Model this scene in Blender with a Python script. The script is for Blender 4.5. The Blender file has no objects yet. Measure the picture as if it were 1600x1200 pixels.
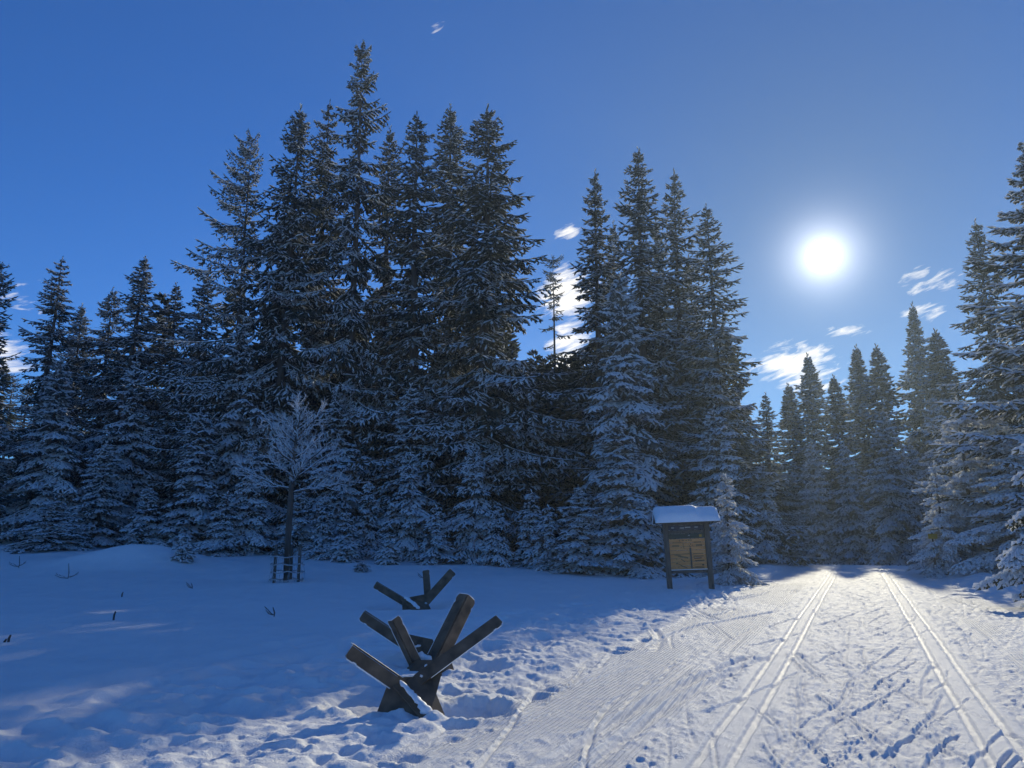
import bpy, bmesh, math, random
import numpy as np
from mathutils import Vector, Matrix

scene = bpy.context.scene
col = scene.collection
R = math.radians

# ------------------------------------------------------------------ camera
F, PITCH, EYE = 1170.0, R(11.26), 1.6          # focal length in pixels of a 1600 px wide picture
cam_d = bpy.data.cameras.new('camera')
cam_d.sensor_width = 36.0
cam_d.lens = 36.0 * F / 1600.0
cam_d.clip_end = 3000
cam = bpy.data.objects.new('camera', cam_d)
col.objects.link(cam)
cam.location = (0, 0, EYE)
cam.rotation_euler = (math.pi / 2 + PITCH, 0, 0)
scene.camera = cam

# ------------------------------------------------------------------ sky, sun, exposure
SUN_AZ, SUN_EL = R(23.72), R(19.33)
SUN = Vector((math.sin(SUN_AZ) * math.cos(SUN_EL), math.cos(SUN_AZ) * math.cos(SUN_EL), math.sin(SUN_EL)))
world = bpy.data.worlds.new('World')
scene.world = world
world.use_nodes = True
wn, wl = world.node_tree.nodes, world.node_tree.links
wn.clear()


def wnode(t, **kw):
    n = wn.new(t)
    for k, v in kw.items():
        setattr(n, k, v)
    return n


def wmath(op, a, b=None, c=None, clamp=False):
    n = wnode('ShaderNodeMath', operation=op)
    n.use_clamp = clamp
    for i, s in enumerate((a, b, c)):
        if s is None:
            continue
        if isinstance(s, (int, float)):
            n.inputs[i].default_value = s
        else:
            wl.new(s, n.inputs[i])
    return n.outputs[0]


def wmix(fac, a, b, mode='MIX'):
    n = wnode('ShaderNodeMix', data_type='RGBA', blend_type=mode)
    n.clamp_factor = True
    for i, s in ((0, fac), (6, a), (7, b)):
        if isinstance(s, (int, float)):
            n.inputs[i].default_value = s
        elif isinstance(s, tuple):
            n.inputs[i].default_value = s
        else:
            wl.new(s, n.inputs[i])
    return n.outputs[2]


sky = wnode('ShaderNodeTexSky', sky_type='NISHITA')
sky.sun_disc = False
sky.sun_elevation = SUN_EL
sky.sun_rotation = SUN_AZ
sky.altitude = 1200
sky.air_density = 1.0
sky.dust_density = 0.08
sky.ozone_density = 2.2
geo = wnode('ShaderNodeTexCoord')
dirv = geo.outputs['Generated']
sep = wnode('ShaderNodeSeparateXYZ')
wl.new(dirv, sep.inputs[0])
dot = wnode('ShaderNodeVectorMath', operation='DOT_PRODUCT')
wl.new(dirv, dot.inputs[0])
dot.inputs[1].default_value = SUN
theta = wmath('ARCCOSINE', wmath('MINIMUM', dot.outputs['Value'], 0.9999999))      # angle from the sun
SKY_STRENGTH = 0.10
# deep mountain blue away from the sun, paler and greyer towards it
wsun = wmath('EXPONENT', wmath('MULTIPLY', wmath('POWER', wmath('MULTIPLY', theta, 1 / R(26.0)), 1.5), -1.0))
tinted = wmix(1.0, sky.outputs[0], wmix(wsun, (0.20, 0.49, 0.93, 1), (0.22, 0.345, 0.47, 1)), 'MULTIPLY')
# aureole round the sun and its over-bright disc
g1 = wmath('MULTIPLY', wmath('EXPONENT', wmath('MULTIPLY', theta, -1 / R(1.15))), 17.0)
g2 = wmath('MULTIPLY', wmath('EXPONENT', wmath('MULTIPLY', theta, -1 / R(8.0))), 0.4)
disc = wmath('MULTIPLY', wmath('LESS_THAN', theta, R(1.1)), 120.0)
glow = wmath('ADD', wmath('ADD', g1, g2), disc)
glowc = wmix(1.0, (0.95, 0.96, 1.0, 1), glow, 'MULTIPLY')
tot = wmix(1.0, tinted, glowc, 'ADD')
# small wispy clouds, laid out by azimuth and height above the horizon
az = wmath('ARCTAN2', sep.outputs[0], sep.outputs[1])
el = wmath('ARCSINE', sep.outputs[2])
comb = wnode('ShaderNodeCombineXYZ')
wl.new(wmath('ADD', wmath('MULTIPLY', az, 30.0), wmath('MULTIPLY', el, -25.0)), comb.inputs[0])
wl.new(wmath('ADD', wmath('MULTIPLY', el, 95.0), wmath('MULTIPLY', az, -22.0)), comb.inputs[1])
cn = wnode('ShaderNodeTexNoise')
cn.inputs['Scale'].default_value = 1.0
cn.inputs['Detail'].default_value = 6.0
cn.inputs['Roughness'].default_value = 0.62
cn.inputs['Distortion'].default_value = 0.5
wl.new(comb.outputs[0], cn.inputs['Vector'])
cover = None
CLOUDS = [  # azimuth, height, half sizes, weight
    (21.0, 12.0, 3.6, 1.5, 1.0), (22.0, 10.4, 3.0, 1.0, .8), (4.4, 18.0, 2.6, 2.6, 1.02), (4.6, 13.5, 2.2, 3.5, .95), (4.6, 22.6, 1.5, .9, .75),
    (30.2, 16.6, 2.2, 1.5, .76), (29.6, 14.6, 2.0, .9, .70), (24.6, 14.0, 1.9, .6, .76), (-6.6, 36.5, 1.2, .9, .62),
    (-8.4, 34.8, .6, .8, .45), (-34.5, 15.0, 2.0, 1.2, .62), (-35, 11.0, 2.5, 2.0, .8), (-48, 12, 9, 3, .9), (52, 14, 12, 4, .9), (95, 12, 20, 4, .8), (-110, 12, 25, 5, .8), (170, 14, 30, 5, .8)]
for a0, e0, ra, re, wgt in CLOUDS:
    da = wmath('MULTIPLY', wmath('SUBTRACT', az, R(a0)), 1 / R(ra))
    de = wmath('MULTIPLY', wmath('SUBTRACT', el, R(e0)), 1 / R(re))
    q = wmath('ADD', wmath('MULTIPLY', da, da), wmath('MULTIPLY', de, de))
    b = wmath('MULTIPLY', wmath('EXPONENT', wmath('MULTIPLY', q, -0.9)), wgt)
    cover = b if cover is None else wmath('MAXIMUM', cover, b)
cl = wmath('SUBTRACT', wmath('ADD', wmath('MULTIPLY', cn.outputs[0], 1.0), wmath('MULTIPLY', cover, 0.62)), 0.84)
cl = wmath('MULTIPLY', cl, 4.2, clamp=True)
cl = wmath('MULTIPLY', cl, wmath('GREATER_THAN', cover, 0.02))
cloudc = wmix(1.0, (8.2, 7.9, 7.4, 1), wmix(1.0, glowc, (0.5, 0.5, 0.5, 1), 'MULTIPLY'), 'ADD')
tot = wmix(wmath('MULTIPLY', cl, 0.93), tot, cloudc)
bg = wnode('ShaderNodeBackground')
bg.inputs['Strength'].default_value = SKY_STRENGTH
wl.new(tot, bg.inputs['Color'])
wo = wnode('ShaderNodeOutputWorld')
wl.new(bg.outputs[0], wo.inputs['Surface'])

sun_d = bpy.data.lights.new('sun', 'SUN')
sun_d.energy = 2.7
sun_d.angle = R(0.53)
sun_d.color = (1.0, 0.91, 0.66)
sun_o = bpy.data.objects.new('sun', sun_d)
col.objects.link(sun_o)
sun_o.rotation_euler = SUN.to_track_quat('Z', 'Y').to_euler()
sun_o.location = SUN * 60

scene.view_settings.view_transform = 'Standard'
scene.view_settings.look = 'None'
scene.view_settings.gamma = 1.0
scene.view_settings.use_curve_mapping = False
scene.view_settings.exposure = 0.6
scene.render.engine = 'CYCLES'
cy = scene.cycles
cy.max_bounces = 10
cy.diffuse_bounces = 8
cy.glossy_bounces = 2
cy.transmission_bounces = 8
cy.volume_bounces = 0
cy.transparent_max_bounces = 4
cy.use_adaptive_sampling = True
cy.adaptive_threshold = 0.02
cy.use_denoising = True
cy.denoiser = 'OPENIMAGEDENOISE'
cy.sample_clamp_indirect = 6.0


# ------------------------------------------------------------------ helpers
def tag(o, label=None, cat=None, group=None, kind=None):
    if label: o['label'] = label
    if cat: o['category'] = cat
    if group: o['group'] = group
    if kind: o['kind'] = kind
    return o


def empty(name, loc, rz=0.0, label=None, cat=None, group=None):
    o = bpy.data.objects.new(name, None)
    o.empty_display_size = 0.2
    col.objects.link(o)
    o.location = loc
    o.rotation_euler = (0, 0, rz)
    return tag(o, label, cat, group)


def np_mesh(name, V, T, mats, mi=None, smooth=False):
    """triangle or quad mesh from numpy arrays"""
    V = np.ascontiguousarray(V, dtype=np.float32)
    T = np.ascontiguousarray(T, dtype=np.int32)
    k = T.shape[1]
    me = bpy.data.meshes.new(name)
    me.vertices.add(len(V)); me.vertices.foreach_set('co', V.ravel())
    me.loops.add(T.size); me.loops.foreach_set('vertex_index', T.ravel())
    me.polygons.add(len(T)); me.polygons.foreach_set('loop_start', np.arange(0, T.size, k, dtype=np.int32))
    for m in mats: me.materials.append(m)
    if mi is not None: me.polygons.foreach_set('material_index', np.ascontiguousarray(mi, dtype=np.int32))
    me.polygons.foreach_set('use_smooth', np.full(len(T), smooth, dtype=bool))
    me.update(calc_edges=True)
    return me


def link(name, me, parent=None, loc=None):
    o = bpy.data.objects.new(name, me)
    col.objects.link(o)
    if parent: o.parent = parent
    if loc is not None: o.location = loc
    return o


def bm_obj(name, bm, mats, parent=None, smooth=False):
    me = bpy.data.meshes.new(name)
    bm.normal_update()
    bm.to_mesh(me); bm.free()
    for m in (mats if isinstance(mats, (list, tuple)) else [mats]): me.materials.append(m)
    if smooth:
        for p in me.polygons: p.use_smooth = True
    return link(name, me, parent)


def add_box(bm, size, mat=Matrix.Identity(4), bev=0.0, mi=0):
    r = bmesh.ops.create_cube(bm, size=1.0)
    vs = r['verts']
    bmesh.ops.scale(bm, vec=size, verts=vs)
    if bev > 0:
        es = list({e for v in vs for e in v.link_edges})
        rb = bmesh.ops.bevel(bm, geom=es, offset=bev, segments=2, affect='EDGES', profile=0.5)
        vs = list({v for f in rb['faces'] for v in f.verts} | {v for v in vs if v.is_valid})
    bmesh.ops.transform(bm, matrix=mat, verts=vs)
    for f in {f for v in vs for f in v.link_faces}: f.material_index = mi
    return vs


def add_tube(bm, pts, radii, sides=6, mi=0, cap=True):
    rings = []
    n = len(pts)
    for i, p in enumerate(pts):
        p = Vector(p)
        a = Vector(pts[max(i - 1, 0)]); b = Vector(pts[min(i + 1, n - 1)])
        t = (b - a).normalized()
        s = t.cross(Vector((0, 0, 1)))
        if s.length < 1e-3: s = Vector((1, 0, 0))
        s.normalize(); u = s.cross(t)
        rings.append([bm.verts.new(p + (s * math.cos(2 * math.pi * k / sides) + u * math.sin(2 * math.pi * k / sides)) * radii[i]) for k in range(sides)])
    for i in range(n - 1):
        for k in range(sides):
            f = bm.faces.new((rings[i][k], rings[i][(k + 1) % sides], rings[i + 1][(k + 1) % sides], rings[i + 1][k]))
            f.material_index = mi; f.smooth = True
    if cap:
        for rg in (rings[0][::-1], rings[-1]):
            f = bm.faces.new(rg); f.material_index = mi


def sstep(a, b, x):
    t = np.clip((x - a) / (b - a), 0, 1)
    return t * t * (3 - 2 * t)


def _hash(ix, iy, seed):
    h = (ix.astype(np.int64) * 374761393 + iy.astype(np.int64) * 668265263 + seed * 1442695041) & 0xFFFFFFFF
    h = ((h ^ (h >> 13)) * 1274126177) & 0xFFFFFFFF
    h = h ^ (h >> 16)
    return (h & 0xFFFF) / 65535.0


def noise2(x, y, seed=0):
    ix, iy = np.floor(x), np.floor(y)
    fx, fy = x - ix, y - iy
    out = 0
    sx = fx * fx * fx * (fx * (fx * 6 - 15) + 10); sy = fy * fy * fy * (fy * (fy * 6 - 15) + 10)
    def g(jx, jy):
        a = _hash(ix + jx, iy + jy, seed) * 2 * np.pi
        return np.cos(a) * (fx - jx) + np.sin(a) * (fy - jy)
    return (g(0, 0) * (1 - sx) + g(1, 0) * sx) * (1 - sy) + (g(0, 1) * (1 - sx) + g(1, 1) * sx) * sy


def fbm(x, y, seed=0, octs=4, gain=0.5):
    s, a = 0, 1.0
    for o in range(octs):
        s = s + a * noise2(x * 2 ** o, y * 2 ** o, seed + o * 17)
        a *= gain
    return s


# ------------------------------------------------------------------ the lie of the land
TR = R(24.4)                                     # direction of the ski trail
ct, st = math.cos(TR), math.sin(TR)


def sv(x, y):                                    # along and across the trail
    return x * st + y * ct, x * ct - y * st


def land(x, y):
    x = np.asarray(x, dtype=float); y = np.asarray(y, dtype=float)
    s, v = sv(x, y)
    amp = np.clip(0.36 - 0.029 * x, 0.12, 1.6)
    h = amp * sstep(19, 38, y) * (1 - sstep(-9.5, -5.0, v))
    h = h + 0.02 * np.maximum(y - 45, 0) * (1 - sstep(-9.5, -5.0, v)) * (x < 6)
    drop = sstep(41, 75, s) * 2.0
    h = h - drop * sstep(-11, -6, v) * (1 - sstep(6, 14, v))
    h = h + 0.28 * np.exp(-((v - 3.7) / 0.75) ** 2) * sstep(22, 28, s) * (1 - sstep(40, 46, s))
    h = h + 0.6 * sstep(5.5, 14, v) * sstep(10, 25, s)
    h = h + 0.75 * np.exp(-(((x + 14.3) / 2.3) ** 2 + ((y - 29.5) / 1.7) ** 2))
    h = h + 0.18 * np.exp(-((v + 4.0) / 0.7) ** 2) * sstep(27, 32, s) * (1 - sstep(38, 44, s))
    return h


def lz(x, y):
    return float(land(np.array([x]), np.array([y]))[0])


def ray(px, row):                                # direction of a point of the photograph, y = 1
    u, v = px - 800.0, 600.0 - row
    dy = F * math.cos(PITCH) - v * math.sin(PITCH)
    dz = F * math.sin(PITCH) + v * math.cos(PITCH)
    return u / dy, dz / dy


def spot(px, row, y):
    a, b = ray(px, row)
    return a * y, y, EYE + b * y


# ------------------------------------------------------------------ materials
def new_mat(name):
    m = bpy.data.materials.new(name)
    m.use_nodes = True
    nt = m.node_tree
    b = nt.nodes['Principled BSDF']
    return m, nt.nodes, nt.links, b


def mix_noise(n, l, scale, c0, c1, lo=0.35, hi=0.65, detail=4, obj=True, vec=None):
    tc = n.new('ShaderNodeTexCoord')
    no = n.new('ShaderNodeTexNoise'); no.inputs['Scale'].default_value = scale; no.inputs['Detail'].default_value = detail
    l.new(vec if vec else tc.outputs['Object'], no.inputs['Vector'])
    rp = n.new('ShaderNodeValToRGB')
    rp.color_ramp.elements[0].position = lo; rp.color_ramp.elements[1].position = hi
    rp.color_ramp.elements[0].color = (*c0, 1); rp.color_ramp.elements[1].color = (*c1, 1)
    l.new(no.outputs[0], rp.inputs[0])
    return rp.outputs[0], no.outputs[0]


def bump(n, l, b, h, strength, dist, prev=None):
    bp = n.new('ShaderNodeBump')
    bp.inputs['Strength'].default_value = strength; bp.inputs['Distance'].default_value = dist
    l.new(h, bp.inputs['Height'])
    if prev is not None: l.new(prev, bp.inputs['Normal'])
    if b is not None: l.new(bp.outputs[0], b.inputs['Normal'])
    return bp.outputs[0]


def snow_ground(name, trail):
    m, n, l, b = new_mat(name)
    c, f = mix_noise(n, l, 1.3, (0.87, 0.875, 0.87), (0.91, 0.91, 0.90))
    l.new(c, b.inputs['Base Color'])
    b.inputs['Specular IOR Level'].default_value = 0.03 if trail else 0.0
    b.inputs['Roughness'].default_value = 0.6 if trail else 0.65
    tc = n.new('ShaderNodeTexCoord')
    n1 = n.new('ShaderNodeTexNoise'); n1.inputs['Scale'].default_value = 55; n1.inputs['Detail'].default_value = 5; n1.inputs['Roughness'].default_value = .65
    l.new(tc.outputs['Object'], n1.inputs['Vector'])
    nn = bump(n, l, None, n1.outputs[0], 0.9 if trail else 0.6, 0.018)
    n3 = n.new('ShaderNodeTexNoise'); n3.inputs['Scale'].default_value = 9; n3.inputs['Detail'].default_value = 4
    l.new(tc.outputs['Object'], n3.inputs['Vector'])
    nn = bump(n, l, None, n3.outputs[0], 0.35, 0.03, nn)
    if trail:
        at = n.new('ShaderNodeAttribute'); at.attribute_name = 'track'
        ac = n.new('ShaderNodeAttribute'); ac.attribute_name = 'ribs'
        mr = n.new('ShaderNodeMapRange'); l.new(at.outputs['Fac'], mr.inputs[0])
        mr.inputs[3].default_value = 0.62; mr.inputs[4].default_value = 0.5
        l.new(mr.outputs[0], b.inputs['Roughness'])
        dv = n.new('ShaderNodeVectorMath'); dv.operation = 'DOT_PRODUCT'
        dv.inputs[1].default_value = (ct, -st, 0); l.new(tc.outputs['Object'], dv.inputs[0])
        sn = n.new('ShaderNodeMath'); sn.operation = 'MULTIPLY'; l.new(dv.outputs['Value'], sn.inputs[0]); sn.inputs[1].default_value = 2 * math.pi / 0.045
        s2 = n.new('ShaderNodeMath'); s2.operation = 'SINE'; l.new(sn.outputs[0], s2.inputs[0])
        s3 = n.new('ShaderNodeMath'); s3.operation = 'MULTIPLY'; l.new(s2.outputs[0], s3.inputs[0]); l.new(ac.outputs['Fac'], s3.inputs[1])
        nn = bump(n, l, None, s3.outputs[0], 1.0, 0.0055, nn)
    l.new(nn, b.inputs['Normal'])
    return m


M = {}
M['snow_field'] = snow_ground('field_snow', False)
M['snow_trail'] = snow_ground('trail_snow', True)


def thin_mat(name, c0, c1, tr, trc, rough=0.7, scale=0.5, spec=0.25, rand=True):
    """leaf-like material: diffuse plus light passing through"""
    m, n, l, b = new_mat(name)
    c, f = mix_noise(n, l, scale, c0, c1, .38, .66, 3)
    if rand:
        oi = n.new('ShaderNodeObjectInfo')
        hs = n.new('ShaderNodeHueSaturation')
        mr = n.new('ShaderNodeMapRange'); l.new(oi.outputs['Random'], mr.inputs[0]); mr.inputs[3].default_value = .75; mr.inputs[4].default_value = 1.25
        l.new(mr.outputs[0], hs.inputs['Value']); l.new(c, hs.inputs['Color']); c = hs.outputs[0]
    l.new(c, b.inputs['Base Color'])
    b.inputs['Roughness'].default_value = rough
    b.inputs['Specular IOR Level'].default_value = spec
    t = n.new('ShaderNodeBsdfTranslucent'); t.inputs[0].default_value = (*trc, 1)
    mx = n.new('ShaderNodeMixShader'); mx.inputs[0].default_value = tr
    l.new(b.outputs[0], mx.inputs[1]); l.new(t.outputs[0], mx.inputs[2])
    l.new(mx.outputs[0], n['Material Output'].inputs['Surface'])
    return m


M['needles'] = thin_mat('spruce_needles', (0.046, 0.060, 0.050), (0.080, 0.086, 0.064), 0.28, (0.08, 0.088, 0.055))
M['frosty_needles'] = thin_mat('frosty_spruce_needles', (0.07, 0.088, 0.082), (0.17, 0.19, 0.19), 0.28, (0.16, 0.18, 0.16))
M['snow_load'] = thin_mat('snow_on_branches', (0.84, 0.86, 0.88), (0.90, 0.91, 0.91), 0.42, (0.85, 0.87, 0.9), .6, 1.0, .3, False)
M['rime'] = thin_mat('frosted_needles', (0.40, 0.41, 0.42), (0.68, 0.69, 0.70), 0.45, (0.6, 0.6, 0.58), .6, 2.5, .3, False)


def simple(name, c0, c1, scale, rough=0.7, bs=0.4, bd=0.01, metal=0.0, stretch=None, spec=.4):
    m, n, l, b = new_mat(name)
    vec = None
    if stretch:
        tc = n.new('ShaderNodeTexCoord'); mp = n.new('ShaderNodeMapping'); mp.inputs['Scale'].default_value = stretch
        l.new(tc.outputs['Object'], mp.inputs[0]); vec = mp.outputs[0]
    c, f = mix_noise(n, l, scale, c0, c1, .3, .7, 6, vec=vec)
    l.new(c, b.inputs['Base Color'])
    b.inputs['Roughness'].default_value = rough; b.inputs['Metallic'].default_value = metal
    b.inputs['Specular IOR Level'].default_value = spec
    bump(n, l, b, f, bs, bd)
    return m


M['bark'] = simple('bark', (0.045, 0.036, 0.03), (0.12, 0.10, 0.085), 6, .9, .8, .03, stretch=(1, 1, .25))
M['steel'] = simple('weathered_dark_steel', (0.060, 0.046, 0.034), (0.19, 0.135, 0.09), 7, .7, .35, .004, spec=.25)
M['post'] = simple('weathered_wood', (0.055, 0.048, 0.042), (0.13, 0.115, 0.10), 5, .8, .6, .006, stretch=(6, 6, .7))
M['panel_wood'] = simple('pale_board_wood', (0.54, 0.22, 0.06), (0.70, 0.34, 0.13), 3.0, .6, .3, .004, stretch=(1.2, 8, 14))
M['dark_print'] = simple('dark_print', (0.02, 0.018, 0.015), (0.07, 0.05, 0.03), 8, .6, .1, .002)
M['brown_print'] = simple('brown_print', (0.16, 0.085, 0.035), (0.28, 0.16, 0.07), 8, .6, .1, .002)
M['header_green'] = simple('dark_green_board', (0.02, 0.035, 0.03), (0.04, 0.06, 0.045), 4, .6, .2, .003)
M['header_blue'] = simple('dark_blue_board', (0.025, 0.03, 0.05), (0.05, 0.06, 0.10), 4, .6, .2, .003)
M['pale_mark'] = simple('pale_mark', (0.35, 0.36, 0.36), (0.5, 0.5, 0.48), 9, .6, .1, .002)
M['ochre'] = simple('ochre_sign_paint', (0.40, 0.22, 0.02), (0.55, 0.32, 0.03), 5, .5, .1, .002)
M['roof_board'] = simple('roof_boards', (0.04, 0.036, 0.032), (0.09, 0.08, 0.07), 5, .85, .5, .006, stretch=(1, 6, 6))
M['wire'] = simple('frosted_wire', (0.34, 0.35, 0.36), (0.55, 0.56, 0.57), 20, .6, .2, .002)
M['rime_twig'] = simple('rime_on_twigs', (0.60, 0.62, 0.64), (0.80, 0.81, 0.82), 20, .7, .2, .002)
M['snow_cap'] = simple('settled_snow', (0.82, 0.84, 0.87), (0.87, 0.88, 0.89), 9, .6, .35, .02)

# ------------------------------------------------------------------ ground sheets
rng = np.random.default_rng(7)
azs = np.concatenate([np.arange(-52, -6, 0.26), np.arange(-6, 39, 0.105), np.arange(39, 56.1, 0.3)])
rs = 3.6 * np.exp(np.arange(0, math.log(62 / 3.6), 0.0042))
AZ, RR = np.meshgrid(np.radians(azs), rs)
gx, gy = (np.sin(AZ) * RR).ravel(), (np.cos(AZ) * RR).ravel()
gs, gv = sv(gx, gy)
gh = land(gx, gy)
near = 1 - sstep(35, 60, RR.ravel())
# zones across the trail
edge_l = -3.35 + 0.35 * noise2(gs * 0.25, gs * 0 + 3, 5)
edge_r = 2.75 + 0.35 * noise2(gs * 0.25, gs * 0 + 9, 6)
trail_m = sstep(-.35, .25, gv - edge_l) * (1 - sstep(-.25, .35, gv - edge_r))
tramp_m = sstep(-6.6, -5.0, gv + 0.9 * noise2(gx * .3, gy * .3, 8)) * (1 - trail_m)
soft_m = (1 - tramp_m) * (1 - trail_m)
# undisturbed snow: long soft waves; lumps towards the trampled strip
hh = 0.065 * fbm(gx * .35, gy * .35, 11, 3) * soft_m + 0.022 * fbm(gx * 2.2, gy * 1.2, 12, 3) * soft_m
lump_m = sstep(-8.8, -6.2, gv) * (1 - trail_m) * (1 - sstep(13, 19, gs)) * (1 - 0.5 * sstep(-5.0, -4.0, gv))
bil = np.abs(fbm(gx * 1.25 + .3 * noise2(gx, gy, 40), gy * 1.6, 13, 2, .35))
hh = hh + lump_m * (0.16 * (0.32 - bil) + 0.05 * fbm(gx * 2.6, gy * 3.2, 14, 2))
# trampled snow: steps and clods
hh = hh + tramp_m * (0.040 * fbm(gx * 2.3, gy * 2.3, 15, 4, .6) + 0.022 * np.maximum(0, fbm(gx * 6, gy * 6, 16, 2)))
ribs = (sstep(-3.25, -3.0, gv) * (1 - sstep(-1.75, -1.45, gv)) + sstep(1.5, 1.75, gv) * (1 - sstep(2.5, 2.75, gv))) * sstep(-.2, .2, noise2(gs * .35, gv * .7, 27) + .16) * trail_m
# crumbs
cr = np.maximum(0, fbm(gx * 9.0, gy * 9.0, 18, 3, .6) - .12)
cr2 = np.maximum(0, fbm(gx * 17.0, gy * 17.0, 118, 2, .6) - .10)
patch = sstep(-.15, .35, fbm(gx * .9, gy * .9, 19, 3))
hh = hh + (0.035 * tramp_m + 0.042 * trail_m * (.3 + .7 * patch) * (1 - .75 * ribs)) * cr * near
hh = hh + (0.018 * tramp_m + 0.017 * trail_m * (.35 + .65 * sstep(-.2, .3, fbm(gx * 1.6, gy * 1.6, 119, 2))) * (1 - .75 * ribs)) * cr2 * near
# groomed trail: gentle, scuffed
scuff = fbm(gs * 2.2, gv * 5.5, 20, 4, .6)
hh = hh + trail_m * (1 - .7 * ribs) * (0.020 * scuff + 0.015 * fbm(gx * 4.5, gy * 4.5, 21, 3, .6))
track = np.zeros_like(gh)
for vc in (-1.185, -0.955, 0.735, 0.985):
    wob = 0.035 * noise2(gs * .22, gs * 0 + (3.3 if vc < 0 else 7.7), 23) + 0.008 * noise2(gs * 1.3, gs * 0 + vc * 10, 33)
    d = np.abs(gv - vc - wob)
    g = 1 - sstep(0.022, 0.052, d + .012 * noise2(gs * 5, gv * 9, 24))
    track = np.maximum(track, g)
for ang, sd, dp in ((9, 70, .010), (-12, 71, .010), (3, 72, .008)):       # crossing ski marks, thin and long
    u_, w_ = gs * math.cos(R(ang)) + gv * math.sin(R(ang)), -gs * math.sin(R(ang)) + gv * math.cos(R(ang))
    f_ = np.abs(noise2(u_ * .22, w_ * 3.1, sd) + .25 * noise2(u_ * .5, w_ * 6, sd + 5))
    hh = hh - dp * (1 - sstep(.015, .07, f_)) * trail_m * (1 - .6 * ribs) * near * sstep(-.3, .2, noise2(gs * .4, gv * 1.1, sd + 9))
for vc in (-2.02, -1.80, -0.30, -0.08, 1.52, 1.75):                # older, half-filled tracks
    d = np.abs(gv - vc - .10 * noise2(gs * .12, gs * 0 + round(vc * 2) * 3.1, 41))
    hh = hh - 0.014 * (1 - sstep(0.02, 0.055, d)) * sstep(-.1, .2, noise2(gs * .3, gs * 0 + round(vc * 2) * 2.3, 42)) * near
for vc in (-1.07, 0.86):
    flat = 1 - sstep(0.19, 0.30, np.abs(gv - vc))
    hh = hh * (1 - .75 * flat)
hh = hh - 0.030 * track * (1 - sstep(45, 50, gs))
for vc, sd in ((-1.07, 25), (0.86, 26)):           # pushed-up shoulders, broken
    d = np.abs(np.abs(gv - vc) - 0.27)
    hh = hh + 0.022 * np.exp(-(d / .06) ** 2) * sstep(-.1, .35, noise2(gs * 1.6, gv * 2, sd)) * trail_m


def carve(x0, y0, x1, y1, w, depth, rim=0.5, bend=0.0):
    """a ski or pole line pressed into the snow"""
    global hh
    lx, ly = x1 - x0, y1 - y0
    L = math.hypot(lx, ly)
    m = (gx > min(x0, x1) - .4 - abs(bend)) & (gx < max(x0, x1) + .4 + abs(bend)) & (gy > min(y0, y1) - .4 - abs(bend)) & (gy < max(y0, y1) + .4 + abs(bend))
    idx = np.nonzero(m)[0]
    if not len(idx): return
    px, py = gx[idx] - x0, gy[idx] - y0
    t = (px * lx + py * ly) / (L * L)
    d = (px * -ly + py * lx) / L - bend * 4 * t * (1 - t)
    e = sstep(-.02, .06, t) * (1 - sstep(.94, 1.02, t))
    hh[idx] += e * (-depth * np.exp(-(d / w) ** 2) + depth * rim * np.exp(-((d - 1.9 * w) / (w * .8)) ** 2))


def carve_sv(s0, v0, s1, v1, *a, **k):
    carve(s0 * st + v0 * ct, s0 * ct - v0 * st, s1 * st + v1 * ct, s1 * ct - v1 * st, *a, **k)


rr_ = random.Random(5)
for i in range(230):                                # skating strokes between the two tracks and beside them
    s0 = 4.5 + 32 * rr_.random() ** 1.6
    v0 = rr_.choice([rr_.uniform(-.75, .6), rr_.uniform(-.75, .6), rr_.uniform(-3.2, -1.4), rr_.uniform(1.1, 2.6)])
    L = rr_.uniform(.8, 3.0); a = rr_.choice((-1, 1)) * R(rr_.uniform(3, 19))
    carve_sv(s0, v0, s0 + L * math.cos(a), v0 + L * math.sin(a), rr_.uniform(.010, .022), rr_.uniform(.008, .022), rr_.uniform(.3, 1.0), rr_.uniform(-.06, .06))
for i in range(26):                                 # criss-cross exits towards the notice board
    s0 = rr_.uniform(10, 26); v0 = rr_.uniform(-4.6, -2.4); a = R(rr_.uniform(-28, 40)); L = rr_.uniform(1.5, 4.5)
    carve_sv(s0, v0, s0 + L * math.cos(a), v0 - L * math.sin(a) * .6, rr_.uniform(.03, .06), rr_.uniform(.02, .045), .6, rr_.uniform(-.3, .3))
for (a, b, c, d, w, dp, bd) in ((-.2, 4.6, 3.3, 10.6, .05, .035, .25), (.1, 4.6, 3.55, 10.6, .05, .035, .25), (-4.6, 6.0, -1.9, 12.0, .16, .05, .2),
                                (-5.3, 6.2, -2.7, 12.4, .16, .05, .2), (4.2, 17.0, 5.6, 24.0, .07, .045, -.3), (4.6, 17.4, 6.6, 25.0, .06, .045, -.3)):
    carve(a, b, c, d, w, dp, .5, bd)


def pit(x, y, r, depth, rim=.35):
    idx = np.nonzero((np.abs(gx - x) < r * 2.4) & (np.abs(gy - y) < r * 2.4))[0]
    if not len(idx): return
    d = np.hypot(gx[idx] - x, gy[idx] - y) / r
    hh[idx] += -depth * np.exp(-d ** 2 * 1.4) + depth * rim * np.exp(-((d - 1.35) / .35) ** 2)


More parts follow.
